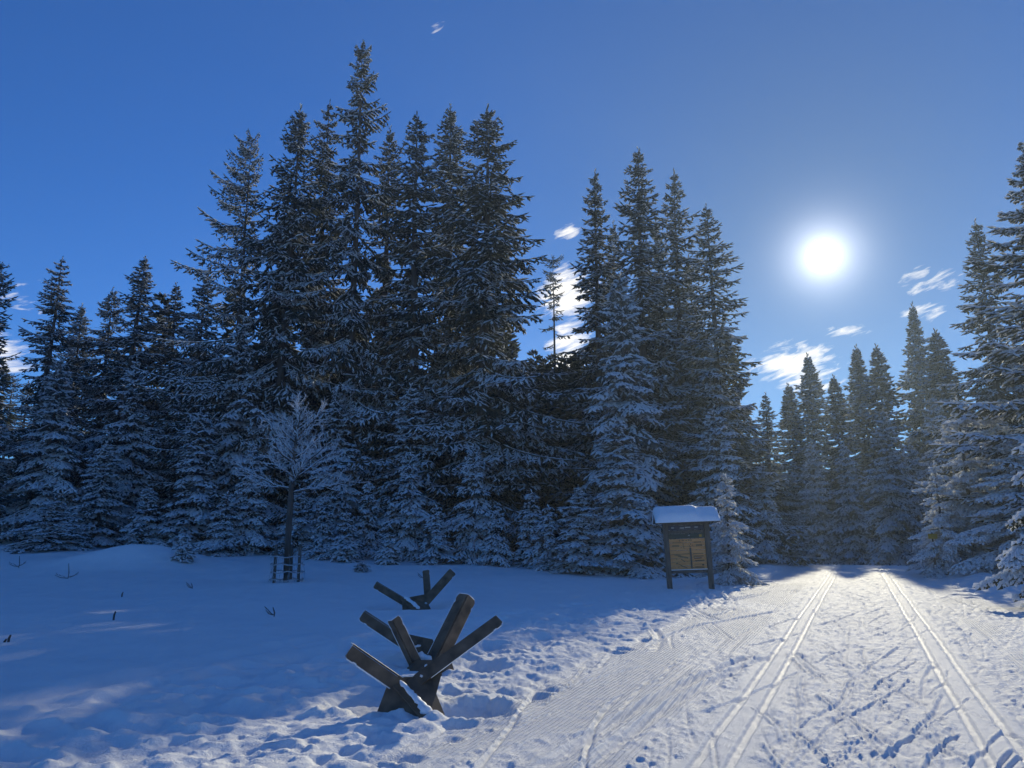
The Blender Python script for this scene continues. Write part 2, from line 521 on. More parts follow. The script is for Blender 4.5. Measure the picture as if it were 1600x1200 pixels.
for i in range(420):                                # footprints and ski-pole clods in the trampled strip
    s0 = 4.5 + 26 * rr_.random() ** 1.4; v0 = rr_.uniform(-6.4, -3.0)
    x, y = s0 * st + v0 * ct, s0 * ct - v0 * st
    pit(x, y, rr_.uniform(.07, .17), rr_.uniform(.015, .055) * rr_.choice((1, 1, 1, -.9)), rr_.uniform(.1, .5))
for i in range(320):
    s0 = 4.0 + 34 * rr_.random() ** 1.4; v0 = rr_.uniform(-3.2, 2.7)
    pit(s0 * st + v0 * ct, s0 * ct - v0 * st, rr_.uniform(.022, .06), rr_.uniform(.006, .018) * rr_.choice((1, 1, -.8)), rr_.uniform(.2, .8))
HOGS = ((-0.98, 7.45), (-0.98, 9.55), (-2.15, 17.1))
pit(-.38, 7.35, .33, .15, .25); pit(-1.35, 7.6, .4, .06); pit(-.35, 9.5, .35, .10); pit(-1.4, 9.5, .35, .08); pit(-2.15, 17.1, .8, .12, .15)
fade = 1 - sstep(48, 60, RR.ravel())
gz = gh + hh * fade + 0.0
nr, na = RR.shape
ii = np.arange(nr * na).reshape(nr, na)
Q = np.stack([ii[:-1, :-1], ii[:-1, 1:], ii[1:, 1:], ii[1:, :-1]], -1).reshape(-1, 4)
V = np.stack([gx, gy, gz], 1)
P = V.reshape(nr, na, 3)
dr = np.gradient(P, axis=0); da = np.gradient(P, axis=1)
NN = np.cross(da, dr); NN /= np.linalg.norm(NN, axis=2, keepdims=True); NN[NN[..., 2] < 0] *= -1
NN = NN.reshape(-1, 3)
on_trail = ((gv > edge_l) & (gv < edge_r))[Q].mean(1) > 0.5
for nm, sel, mat in (('ski_trail', on_trail, M['snow_trail']), ('snow_field', ~on_trail, M['snow_field'])):
    q = Q[sel]
    used, inv = np.unique(q, return_inverse=True)
    me = np_mesh(nm, V[used], inv.reshape(-1, 4), [mat], smooth=True)
    me.normals_split_custom_set_from_vertices(NN[used].tolist())
    for an, arr in (('track', track), ('ribs', ribs)):
        at = me.attributes.new(an, 'FLOAT', 'POINT'); at.data.foreach_set('value', arr[used].astype(np.float32))
    tag(link(nm, me), kind='structure')

# the wide sheet under and beyond it
az2 = np.radians(np.arange(0, 360.1, 2.0)); r2 = np.concatenate([[0.01], 1.5 * np.exp(np.arange(0, math.log(135 / 1.5), .06))])
A2, R2 = np.meshgrid(az2, r2)
x2, y2 = np.sin(A2) * R2, np.cos(A2) * R2
deg = (np.degrees(A2) + 180) % 360 - 180
inside = sstep(-54, -49, deg) * (1 - sstep(53, 58, deg)) * (1 - sstep(52, 60, R2)) * sstep(3.4, 5.0, R2)
z2 = land(x2.ravel(), y2.ravel()).reshape(x2.shape) - 0.02 - .35 * inside + .1 * (1 - inside) * fbm(x2 * .3, y2 * .3, 50, 2)
n2, m2 = x2.shape
i2 = np.arange(n2 * m2).reshape(n2, m2)
q2 = np.stack([i2[:-1, :-1], i2[:-1, 1:], i2[1:, 1:], i2[1:, :-1]], -1).reshape(-1, 4)
tag(link('terrain', np_mesh('terrain', np.stack([x2.ravel(), y2.ravel(), z2.ravel()], 1), q2, [M['snow_field']], smooth=True)), kind='structure')

# ------------------------------------------------------------------ conifers
def branch_template(L, rg, spc2, spc3, tl, tw, hang, droop, upturn, pad=0):
    """twigs of one spruce bough of length L lying along +x"""
    A, B, W = [], [], []
    wig = rg.uniform(-.08, .08) * L

    def pos(t):
        return np.array([L * t, wig * math.sin(t * 3), L * (-droop * t + upturn * t * t)])

    def tan(t):
        d = pos(min(t + .02, 1.02)) - pos(t - .02)
        return d / np.linalg.norm(d)

    def twig(p, d, ln, w):
        A.append(p); B.append(p + d * ln); W.append(w)

    n2_ = max(2, int(L * .9 / spc2))
    for i in range(n2_):
        t = .08 + .9 * (i + rg.uniform(0, .6)) / n2_
        T = tan(t); side = np.cross(T, [0, 0, 1.]); side /= np.linalg.norm(side)
        for sg in (1, -1):
            a = R(rg.uniform(38, 66))
            d = T * math.cos(a) + side * sg * math.sin(a)
            d[2] -= hang * rg.uniform(.3, 1.4)
            d /= np.linalg.norm(d)
            l2 = min(.40 * L, 1.15) * ((1 - t) ** .75 * .95 + .16) * rg.uniform(.65, 1.15) * min(1, .35 + t * 2.2)
            l2 = max(l2, tl * .8)
            p0 = pos(t) + rg.normal(0, .012, 3)
            n3 = int(l2 / spc3)
            s2 = np.cross(d, [0, 0, 1.]); s2 /= (np.linalg.norm(s2) + 1e-6)
            for k in range(n3):
                q = p0 + d * (l2 * (k + rg.uniform(.2, .8)) / max(n3, 1)) + np.array([0, 0, -hang * .25 * l2 * ((k + .5) / max(n3, 1)) ** 2])
                for sg2 in (1, -1):
                    if rg.random() < .12: continue
                    b = R(rg.uniform(30, 60))
                    e = d * math.cos(b) + s2 * sg2 * math.sin(b)
                    e[2] -= hang * rg.uniform(.2, 1.6)
                    e /= np.linalg.norm(e)
                    twig(q, e, tl * rg.uniform(.6, 1.15), tw * rg.uniform(.7, 1.2))
            e = d.copy(); e[2] -= hang * .4; e /= np.linalg.norm(e)
            twig(p0 + d * max(l2 - tl, 0) * .9, e, tl * rg.uniform(.9, 1.25), tw)
            if pad: twig(p0 + d * l2 * .12, e, l2 * .95, tw * pad * min(1, .5 + l2))
    for k in range(max(2, int(L / (tl * .7)))):                  # needles along the bough itself
        t = (k + .3) / max(2, int(L / (tl * .7)))
        twig(pos(t), tan(t), tl * 1.2, tw * .9)
    return np.array(A), np.array(B), np.array(W)


STY = {  # spacings and sizes of twigs
    'mature': dict(spc2=.25, spc3=.17, tl=.32, tw=.050, hang=.55, droop=.30, upturn=.30, pad=1.35),
    'conical': dict(spc2=.23, spc3=.17, tl=.30, tw=.046, hang=.42, droop=.32, upturn=.30, pad=1.35),
    'young': dict(spc2=.21, spc3=.17, tl=.30, tw=.058, hang=.50, droop=.12, upturn=-.20, pad=1.9),
    'sapling': dict(spc2=.15, spc3=.12, tl=.21, tw=.042, hang=.45, droop=.10, upturn=-.20, pad=1.8),
    'sparse': dict(spc2=.30, spc3=.24, tl=.32, tw=.045, hang=.40, droop=.20, upturn=.28),
    'near': dict(spc2=.13, spc3=.10, tl=.18, tw=.034, hang=.42, droop=.12, upturn=-.18, pad=1.8),
    'heavy': dict(spc2=.13, spc3=.10, tl=.20, tw=.042, hang=.50, droop=.12, upturn=-.30, pad=1.8),
    'dense': dict(spc2=.40, spc3=.30, tl=.50, tw=.095, hang=.42, droop=.32, upturn=.28),
    'far': dict(spc2=.55, spc3=.5, tl=.75, tw=.15, hang=.45, droop=.3, upturn=.25),
}
TEMPL = {}


def templates(style):
    if style not in TEMPL:
        rg = np.random.default_rng(len(style) * 31 + ord(style[0]))
        lst = []
        for L in ((.35, .7, 1.2, 1.8, 2.6, 3.6, 4.8) if style not in ('sapling', 'near', 'heavy') else (.2, .4, .7, 1.1, 1.6, 2.2)):
            lst.append((L, [branch_template(L, rg, **STY[style]) for k in range(3)]))
        TEMPL[style] = lst
    return TEMPL[style]


def make_spruce(seed, H, Rm, style, snow0, snow1, thick, whorl, nb, profile, gap=0.0, irr=.2, pitch0=50, pitch1=-12, z0=.25, frost=False, lopsided=None, leader=0.5, fol=None, dead=0):
    """returns (trunk mesh, crown mesh); snow0 / snow1 = share of snowy twigs at the top / foot"""
    rg = np.random.default_rng(seed)
    tp = templates(style)
    Ls = np.array([t[0] for t in tp])
    As, Bs, Ws, Ps = [], [], [], []
    limbs = []
    lean = rg.normal(0, .006, 2)
    sway = rg.uniform(0, 6.28)

    def axis(z):
        return np.array([lean[0] * z + .05 * math.sin(z * .35 + sway) * (z / H), lean[1] * z, z])

    z = H - leader * .6
    ph = rg.uniform(0, 6.28)
    while z > z0:
        u = (H - z) / (H - z0)
        wf = 1 + irr * rg.uniform(-1, 1)
        n = nb + (rg.random() < .5)
        a0 = rg.uniform(0, 6.28)
        for k in range(n):
            if rg.random() < gap * (.4 + 1.2 * (1 - abs(2 * u - 1))): continue
            az_ = a0 + 6.283 * k / n + rg.normal(0, .22)
            L = Rm * profile(u) * wf * rg.uniform(.72, 1.12)
            L *= 1 + .22 * math.sin(2 * az_ + ph + z * .35)
            if lopsided is not None: L *= .55 + .75 * max(0, math.cos(az_ - lopsided)) ** .8 + .15
            L = max(L, .12)
            if fol and fol(u, rg): continue
            if u > .12 and rg.random() < dead:          # a dead limb, bare and crooked
                o = axis(z); e = np.array([math.cos(az_), math.sin(az_), rg.uniform(-.25, .3)]) * L * rg.uniform(.5, .9)
                limbs.append((o, e + o, .02 + .005 * L)); continue
            pt = R(pitch0 + (pitch1 - pitch0) * min(1, u * 1.9) ** .6 + rg.normal(0, 5))
            f_ = min(1.0, .32 + u * 3.2)                   # finer twigs towards the tip
            i = int(np.argmin(np.abs(np.log(Ls * f_ / L))))
            tA, tB, tW = tp[i][1][rg.integers(3)]
            sc = L / Ls[i]
            cp, sp_, ca, sa = math.cos(pt), math.sin(pt), math.cos(az_), math.sin(az_)
            Rt = np.array([[ca, -sa, 0], [sa, ca, 0], [0, 0, 1]]) @ np.array([[cp, 0, -sp_], [0, 1, 0], [sp_, 0, cp]])
            o = axis(z + rg.normal(0, whorl * .22))
            fl = 1 if rg.random() < .5 else -1
            m = np.array([1, fl, 1])
            As.append((tA * sc * m) @ Rt.T + o); Bs.append((tB * sc * m) @ Rt.T + o); Ws.append(tW * (.45 + .55 * sc))
            p = snow0 + (snow1 - snow0) * u + rg.normal(0, .26) + .18 * math.sin(az_ * 3 + z * 1.3 + ph)
            Ps.append(np.full(len(tA), p))
            if L > .5: limbs.append((o, Rt @ np.array([L * .45, 0, -.02 * L]) + o, .012 + .007 * L))
        z -= whorl * rg.uniform(.75, 1.25) * (.55 + .55 * min(1, u * 2.5))
    # needles on the leading shoot
    tl, tw = STY[style]['tl'], STY[style]['tw']
    zz = H - leader * 1.3
    while zz < H:
        a = rg.uniform(0, 6.28)
        d = np.array([math.cos(a) * .35, math.sin(a) * .35, 1.0]); d /= np.linalg.norm(d)
        As.append(axis(zz)[None]); Bs.append((axis(zz) + d * tl * .8)[None]); Ws.append(np.array([tw * .55])); Ps.append(np.array([snow0]))
        zz += tl * .3
    A = np.concatenate(As); B = np.concatenate(Bs); W = np.concatenate(Ws); Pp = np.concatenate(Ps)
    D = B - A
    Sd = np.cross(D, [0, 0, 1.]); ln = np.linalg.norm(Sd, axis=1, keepdims=True)
    Sd = np.where(ln < 1e-4, [[1., 0, 0]], Sd / np.maximum(ln, 1e-6))
    U = np.cross(Sd, D); U /= np.linalg.norm(U, axis=1, keepdims=True)
    W = W[:, None]
    n = len(A)
    Mid = A + D * .48
    nv = np.stack([A, B, Mid + Sd * W - U * W * .25, Mid - Sd * W - U * W * .25, Mid - U * W * 1.7], 1).reshape(-1, 3)
    base = np.arange(n)[:, None] * 5
    nf = np.concatenate([base + np.array([0, 2, 1]), base + np.array([0, 1, 3]), base + np.array([0, 4, 1])])
    mi = np.zeros(len(nf), int)
    sn = rg.random(n) < np.clip(Pp, 0, 1)
    k = sn.sum()
    th = thick * rg.uniform(.6, 1.4, (k, 1))
    a, d, s, u, w = A[sn], D[sn], Sd[sn], U[sn], W[sn] * rg.uniform(*((.95, 1.4) if thick > .0501 else (.55, 1.15)), (k, 1))
    md = a + d * .55
    svt = np.stack([a + u * th * .3, a + d * 1.03 + u * th * .15, md + s * w - u * w * .2 + u * .004, md - s * w - u * w * .2 + u * .004, md + u * th - d * .05], 1).reshape(-1, 3)
    b2 = np.arange(k)[:, None] * 5 + n * 5
    sf = np.concatenate([b2 + np.array([0, 2, 4]), b2 + np.array([2, 1, 4]), b2 + np.array([1, 3, 4]), b2 + np.array([3, 0, 4])])
    crown = np_mesh('crown', np.concatenate([nv, svt]), np.concatenate([nf, sf]), [M['rime'] if frost is True else M[frost or 'needles'], M['snow_load']], np.concatenate([mi, np.ones(len(sf), int)]))
    bm = bmesh.new()
    r0 = .011 * H + .02
    zs = np.linspace(-.4, H - .02, max(6, int(H * .7)))
    add_tube(bm, [axis(q) for q in zs], [max(.008, r0 * (1 - max(q, 0) / H) ** .9 + (0.12 * r0 if q <= 0 else 0)) for q in zs], 8)
    for o, e, r in limbs:
        add_tube(bm, [o, e], [r, r * .4], 3, cap=False)
    me = bpy.data.meshes.new('trunk'); bm.to_mesh(me); bm.free(); me.materials.append(M['bark'])
    return me, crown, H, Rm


pf_mature = lambda u: min(1.0, (u * 1.2) ** .76 * (.97 + .06 * math.sin(u * 23))) * (1 if u < .8 else 1 - .25 * (u - .8) / .2)
pf_con = lambda u: min(1.0, (u * 1.08) ** .78)
pf_young = lambda u: u ** .78
KINDS = {}


def kind(name):
    if name in KINDS: return KINDS[name]
    k, i = name[:-1], int(name[-1])
    if k == 'mature':
        t = make_spruce(100 + i, (27, 26, 28, 25)[i], (3.4, 3.2, 3.0, 4.0)[i], 'mature', .50, .66, .050, .52, 6, pf_mature, (.18, .25, .3, .12)[i], .36, 40, -22, leader=.9, dead=.06)
    elif k == 'spire':          # narrow tall old tree with tiers and gaps in its top
        t = make_spruce(130 + i, 28, 3.0, 'mature', .52, .66, .050, .62, 5, lambda u: (.10 + 1.0 * u ** .62) if u < .76 else 1.0, .2, .5, 30, -24, leader=.9, dead=.06)
    elif k == 'conical':
        t = make_spruce(200 + i, (22, 21, 20)[i], (3.0, 2.7, 3.3)[i], 'conical', .60, .70, .048, .52, 6, pf_con, (.06, .12, .1)[i], .2, 42, -14, leader=.8, dead=.03)
    elif k == 'young':
        t = make_spruce(300 + i, (13, 10, 8)[i], (3.0, 2.5, 2.2)[i], 'young', .80, .90, .068, .50, 6, pf_young, .08, .28, 50, -6, leader=.7, frost='frosty_needles')
    elif k == 'dense':
        t = make_spruce(260 + i, (20, 21)[i], (3.6, 3.2)[i], 'dense', .5, .6, .065, .52, 8, lambda u: min(1.0, (u * 1.05) ** .85), .05, .25, 38, -16, leader=.8)
    elif k == 'sapling':
        t = make_spruce(400 + i, (4.6, 3.8, 3.0, 1.2)[i], (1.5, 1.35, 1.2, .55)[i], 'sapling', .86, .93, .052, .34 if i < 3 else .2, 6, pf_young, .06, .28, 50, -4, z0=.06, leader=(.45, .4, .35, .15)[i], frost='frosty_needles')
    elif k == 'sparse':
        if i == 0:
            t = make_spruce(500, 23, 4.2, 'sparse', .6, .75, .048, .55, 5, lambda u: .25 + .9 * u if u < .6 else .8, .2, .4, 35, -8, lopsided=math.pi)
        elif i == 1:
            t = make_spruce(501, 20, 1.6, 'sparse', .2, .3, .03, .5, 4, lambda u: .45 + .5 * u, .25, .4, 25, -25, fol=lambda u, rg: u > .16 and rg.random() < .62)
        else:
            t = make_spruce(502, 16, 2.4, 'sparse', .45, .5, .03, .5, 5, lambda u: .2 + .9 * u, .3, .4, 35, 0)
    elif k == 'near':
        t = make_spruce(600 + i, (7.0, 6.5)[i], (2.1, 1.9)[i], 'near', .95, .97, .062, .42, 6, pf_young, .05, .25, 45, -8, leader=.6, frost=True)
    elif k == 'heavy':
        t = make_spruce(620, 7.0, 2.1, 'heavy', .96, .98, .085, .50, 6, pf_young, .03, .25, 42, -10, leader=.5)
    elif k == 'layer':
        t = make_spruce(640, 20, 3.6, 'conical', .9, .9, .065, .72, 6, pf_con, .08, .3, 42, -6)
    elif k == 'rimed':
        t = make_spruce(650 + i, (6.5, 5.0)[i], (1.9, 1.3)[i], 'near', .75, .8, .03, .36, 6, pf_young, .08, .22, 45, -14, leader=.55, frost=True)
    KINDS[name] = t
    return t


def plant(knd, px, row, y, rad, label, group, name='spruce_tree', rot=None, cat='tree'):
    x, _, top = spot(px, row, y)
    tm, cm, H, R0 = kind(knd)
    z = lz(x, y)
    sz = (top - z) / H
    t = empty(name, (x, y, z), rr_.uniform(0, 6.28) if rot is None else rot, label, cat, group)
    sx = rad / R0
    t.scale = (sx, sx, sz)
    link('trunk', tm, t); link('crown', cm, t)
    return t


G_OLD, G_CON, G_YNG, G_SAP, G_BACK, G_RIME = ('tall old spruces of the left wood', 'slender spruces left of the trail', 'young snow-covered spruces in front of the wood',
    'small snow-covered spruces along the forest edge', 'spruces where the trail disappears', 'frosted spruces right of the trail')
TREES = [
 # tall old trees of the left wood
 ('sparse2', 2, 412, 36, 2.20, 'sparse thin-branched conifer cut by the left edge of the photo', G_OLD),
 ('mature1', 90, 400, 42, 3.10, 'old spruce standing clear against the sky nearest the left edge', G_OLD),
 ('mature0', 130, 474, 47, 3.10, 'low dark spruce top behind and right of the leftmost clear spruce', G_OLD),
 ('mature3', 178, 452, 45.5, 3.45, 'spruce whose top just shows left of the pointed top at left', G_OLD),
 ('mature2', 216, 398, 43, 3.56, 'dark spruce with the highest pointed top of the low left part of the wood', G_OLD),
 ('mature1', 283, 442, 45, 3.22, 'spruce with blunt top left of its slightly taller neighbour beside the ragged tree', G_OLD),
 ('mature0', 318, 425, 42.5, 3.22, 'dark spruce directly left of the ragged lopsided tree', G_OLD),
 ('sparse0', 393, 220, 40, 3.60, 'ragged lopsided spruce with bare branches reaching out to the left', G_OLD),
 ('mature3', 462, 165, 40, 4.7, 'dense dark spruce right of the ragged lopsided tree', G_OLD),
 ('mature1', 507, 156, 43, 3.79, 'spruce between the dense dark spruce and the tallest tree', G_OLD),
 ('spire0', 570, 63, 40, 3.00, 'tallest spruce of the wood with a tiered spire top', G_OLD),
 ('mature2', 608, 206, 44, 3.68, 'brownish spruce top just right of the tallest tree', G_OLD),
 ('mature1', 661, 182, 40.5, 4.5, 'first of the three big spruces right of the tallest, with stubby uneven top', G_OLD),
 ('mature0', 706, 160, 43, 4.9, 'middle and highest of the three big spruces right of the tallest', G_OLD),
 ('mature3', 757, 170, 38, 5.6, 'broad spruce with wide skirt bordering the bright gap in the wood', G_OLD),
 ('sparse1', 866, 400, 58, 1.60, 'thin spruce with bare trunk in the bright gap before the clouds', G_OLD),
 ('sparse2', 22, 585, 62, 2.20, 'small far spruce in the gap at the left edge', G_OLD),
 ('conical1', 50, 596, 60, 2.80, 'small brownish far spruce just left of the leftmost clear spruce', G_OLD),
 # slender trees left of the trail
 ('conical1', 930, 264, 43, 3.70, 'slender spruce right beside the bright gap, leftmost of the slender four', G_CON),
 ('conical0', 993, 232, 41, 4.30, 'highest of the slender spruces behind the notice board', G_CON),
 ('conical2', 1048, 265, 43, 4.15, 'slender spruce third of four behind the notice board', G_CON),
 ('conical0', 1106, 320, 40, 3.78, 'slender spruce with long loose branches under open sky left of the sun', G_CON),
 ('conical1', 962, 345, 50, 3.4, 'dark spruce top squeezed between the first two slender spruces', G_CON),
 ('conical1', 1022, 345, 50, 3.4, 'dark spruce top between the highest slender spruce and the third', G_CON),
 ('conical1', 1079, 400, 49, 3.2, 'low spruce top filling the space left of the loose-branched slender spruce', G_CON),
 ('conical2', 1192, 615, 46, 2.81, 'dark low spruce beside the sky gap left of the trail', G_CON),
 # young snowy trees
 ('young0', 968, 428, 34, 3.30, 'tall young spruce with snowy layers in front of the slender spruces', G_YNG),
 ('young1', 967, 648, 29, 2.50, 'broad snow-laden spruce just left of the notice board', G_YNG),
 ('young1', 1116, 636, 33, 2.10, 'young spruce rising behind the right side of the notice board', G_YNG),
 ('young2', 1190, 725, 37, 1.40, 'small dark spruce where the left forest edge meets the trail', G_YNG),
 ('young2', 905, 760, 28.5, 1.70, 'bushy spruce left of the broad snow-laden one near the board', G_YNG),
 ('young0', 96, 560, 38, 2.80, 'big snow-laden spruce in front of the clear spruce at far left', G_YNG),
 ('young2', 8, 660, 38, 2.00, 'snowy young spruce cut by the left edge', G_YNG),
 ('young1', 166, 690, 37, 1.90, 'snowy young spruce right of the big snow-laden one at far left', G_YNG),
 ('young0', 216, 560, 39.5, 2.50, 'snow-dusted spruce under the pointed top at left', G_YNG),
 ('young1', 318, 640, 36, 2.50, 'wide snowy spruce above the snow mound at left', G_YNG),
 ('young0', 380, 500, 39, 3.20, 'big snowy spruce behind the bare young tree, left of it', G_YNG),
 ('young2', 396, 690, 35, 1.70, 'snowy spruce directly left of the bare young tree', G_YNG),
 ('young0', 530, 610, 38, 2.40, 'dusky snowy spruce behind and right of the bare young tree', G_YNG),
 ('young1', 640, 600, 38, 2.60, 'snow-dusted bough mass in the gap below the stubby topped spruce', G_YNG),
 # forest edge saplings
 ('sapling0', 84, 780, 34, 1.70, 'low bushy snowy spruce in front at far left', G_SAP),
 ('sapling0', 232, 760, 35, 1.50, 'snowy sapling behind the snow mound', G_SAP),
 ('sapling3', 289, 840, 28.5, 0.55, 'tiny spruce standing alone on the right side of the snow mound', G_SAP),
 ('sapling1', 355, 770, 34, 1.40, 'snowy sapling left of the staked tree trunk, behind it', G_SAP),
 ('sapling0', 468, 760, 35, 1.40, 'snowy sapling half hidden behind the staked trunk', G_SAP),
 ('sapling1', 508, 775, 34, 1.30, 'snowy sapling right of the staked trunk', G_SAP),
 ('sapling2', 543, 800, 33, 1.10, 'low sapling left of the slim tiered sapling', G_SAP),
 ('sapling1', 577, 752, 34.5, 1.30, 'slim tiered sapling above the far anti-tank obstacle, to its left', G_SAP),
 ('sapling2', 613, 792, 34, 1.20, 'low sapling squeezed between the slim tiered and the tall open sapling', G_SAP),
 ('sapling0', 642, 702, 34, 1.60, 'tall open sapling with drooping tiers above the far anti-tank obstacle', G_SAP),
 ('sapling2', 681, 792, 32, 1.30, 'rounded snowy sapling right of the tall open one', G_SAP),
 ('sapling0', 741, 698, 33, 1.50, 'tallest sapling with a long leading shoot', G_SAP),
 ('sapling2', 776, 790, 31.5, 1.00, 'small sapling at the right foot of the one with the long shoot', G_SAP),
 ('sapling1', 830, 768, 31.5, 1.40, 'snowy sapling in the middle of the dark hollow', G_SAP),
 ('sapling2', 856, 792, 30, 1.30, 'low wide sapling left of the bushy spruce near the board', G_SAP),
 ('sapling3', 606, 845, 31, 0.75, 'tiny frosted spruce in front of the tiered sapling', G_SAP),
 ('sapling3', 566, 880, 28, 0.42, 'tiny spruce tip poking from the snow left of the far anti-tank obstacle', G_SAP),
 ('sapling3', 540, 838, 32, 0.80, 'dark tiny spruce at the foot of the low sapling', G_SAP),
 # where the trail disappears
 ('dense1', 1236, 600, 72, 3.78, 'spruce at the left of the far group, in front of the cloud', G_BACK),
 ('dense0', 1262, 553, 80, 4.62, 'dark pointed spruce right in front of the cloud', G_BACK),
 ('dense1', 1302, 588, 70, 3.50, 'thin spruce between the cloud and the twin spruces', G_BACK),
 ('dense0', 1336, 540, 75, 4.48, 'left one of the twin spruces under the sun', G_BACK),
 ('dense1', 1371, 540, 72, 4.20, 'right one of the twin spruces under the sun', G_BACK),
 ('dense0', 1424, 474, 78, 4.14, 'tall far spruce right of the twin spruces', G_BACK),
 ('dense1', 1465, 516, 74, 4.90, 'far spruce between the tall far one and the big dense one', G_BACK),
 ('young0', 1378, 640, 52, 2.70, 'snow-laden spruce facing the end of the trail', G_BACK),
 ('young1', 1320, 690, 58, 2.40, 'snowy low spruce left of the one facing the trail end', G_BACK),
 ('young1', 1268, 690, 60, 2.40, 'dark low spruce below the pointed spruce at the trail end', G_BACK),
 ('young1', 1420, 690, 58, 2.40, 'shadowed young spruce just left of the yellow sign', G_BACK),
 ('young0', 1455, 620, 62, 3.20, 'shadowed spruce behind the frosted trees and the yellow sign', G_BACK),
 ('conical2', 1527, 342, 44, 4.51, 'big dense spruce right of the sun', G_BACK),
 ('layer0', 1594, 228, 27, 4.00, 'tall spruce with snowy layered boughs at the right edge', G_BACK),
 # frosted trees on the right
 ('near1', 1495, 622, 29.5, 2.30, 'frosted spruce with the tallest thin leader right of the yellow sign', G_RIME),
 ('near0', 1545, 645, 29, 2.70, 'bushy frosted spruce right of the one with tall leader', G_RIME),
 ('near1', 1460, 722, 28.5, 1.50, 'slim frosted spruce at the yellow sign', G_RIME),
 ('near0', 1582, 680, 26, 2.20, 'frosted spruce behind the big snowy boughs at the right edge', G_RIME),
 ('heavy0', 1640, 590, 16, 1.75, 'nearest spruce with thick snow on its boughs at the right edge', G_RIME),
 ('rimed1', 1133, 742, 25, 1.25, 'sunlit frosted sapling directly right of the notice board', G_SAP),
]
for t in TREES:
    plant(*t, rot=0.0 if t[0] == 'sparse0' else None)

# the wood behind, seen only as one dark mass between the stems
rg = np.random.default_rng(3)
tm, cm, H0, R0 = make_spruce(900, 18, 3.2, 'far', .3, .5, .06, 1.0, 5, pf_con, .05, .2, 40, -14)
nv_ = len(cm.vertices); co = np.empty(nv_ * 3, np.float32); cm.vertices.foreach_get('co', co); co = co.reshape(-1, 3)
tri = np.empty(len(cm.polygons) * 3, np.int32); cm.polygons.foreach_get('vertices', tri); tri = tri.reshape(-1, 3)
mi_ = np.empty(len(cm.polygons), np.int32); cm.polygons.foreach_get('material_index', mi_)
VV, TT, MI = [], [], []
spots = [(a, d, h) for a, d, h in
         [(rg.uniform(-46, 4), rg.uniform(50, 62), rg.uniform(9, 13)) for k in range(22)] + [(rg.uniform(-30, 1.0), rg.uniform(48, 56), rg.uniform(13, 18)) for k in range(22)] +
         [(6.8 + .8 * k, 51 + 4 * (k % 2), rg.uniform(13.2, 14.8)) for k in range(13)] +
         [(1.0 + .75 * (k % 8), 47 + 4 * (k // 8) + rg.uniform(-1, 1), rg.uniform(11.4, 12.6) + 1.2 * (k // 8)) for k in range(16)] + [(rg.uniform(17, 30), rg.uniform(88, 108), 7.5 + 9 * rg.random() ** 1.5) for k in range(26)] + [(rg.uniform(31, 50), rg.uniform(48, 80), rg.uniform(10, 15)) for k in range(14)]]
for k, (a, d, h) in enumerate(spots):
    x, y = math.sin(R(a)) * d, math.cos(R(a)) * d
    th = rg.uniform(0, 6.28); s = h / H0
    q = co * np.array([s * 1.25, s * 1.25, s])
    q = np.stack([q[:, 0] * math.cos(th) - q[:, 1] * math.sin(th) + x, q[:, 0] * math.sin(th) + q[:, 1] * math.cos(th) + y, q[:, 2] + lz(x, y)], 1)
    VV.append(q); TT.append(tri + k * nv_); MI.append(mi_)
fo = link('distant_forest', np_mesh('distant_forest', np.concatenate(VV), np.concatenate(TT), [M['needles'], M['snow_load']], np.concatenate(MI)))
tag(fo, 'dark mass of further spruces behind the front rows of the wood', 'forest', kind='stuff')

# ------------------------------------------------------------------ anti-tank obstacles of welded angle steel
def angle_beam(bm, p0, p1, up, w=.15, th=.014, notch=True):
    """L-profile from p0 to p1, its corner towards `up`; a notch near the free end p1"""
    p0, p1 = Vector(p0), Vector(p1)
    t = (p1 - p0).normalized(); L = (p1 - p0).length
    u = (Vector(up) - t * t.dot(Vector(up))).normalized(); s = t.cross(u)
    edges = []
    for sg in (1, -1):
        f = (s * sg * .72 - u * .70).normalized()      # flange direction, away from the corner
        nrm = t.cross(f).normalized() * th
        prof = [(0, 0), (L, 0), (L, w * .82), (L - .03, w), (L - .09, w), (L - .095, w * .93), (L - .13, w * .93), (L - .135, w), (0, w)] if notch else [(0, 0), (L, 0), (L, w), (0, w)]
        a = [bm.verts.new(p0 + t * q + f * r + u * .002 * sg) for q, r in prof]
        b = [bm.verts.new(p0 + t * q + f * r + nrm * (-sg) + u * .002 * sg) for q, r in prof]
        bm.faces.new(a); bm.faces.new(b[::-1])
        n = len(a)
        for i in range(n): bm.faces.new((a[i], b[i], b[(i + 1) % n], a[(i + 1) % n]))
        if notch: edges.append([p0 + t * q + f * r + nrm * (-sg * .5) + u * .004 for q, r in prof[1:-1] + [(L * .12, w)]])
    bmesh.ops.recalc_face_normals(bm, faces=bm.faces)
    return edges


def plate(bm, pts, th=.012):
    pts = [Vector(p) for p in pts]
    n = (pts[1] - pts[0]).cross(pts[2] - pts[0]).normalized() * th
    a = [bm.verts.new(p) for p in pts]; b = [bm.verts.new(p + n) for p in pts]
    bm.faces.new(a); bm.faces.new(b[::-1])
    for i in range(len(a)): bm.faces.new((a[i], b[i], b[(i + 1) % len(a)], a[(i + 1) % len(a)]))


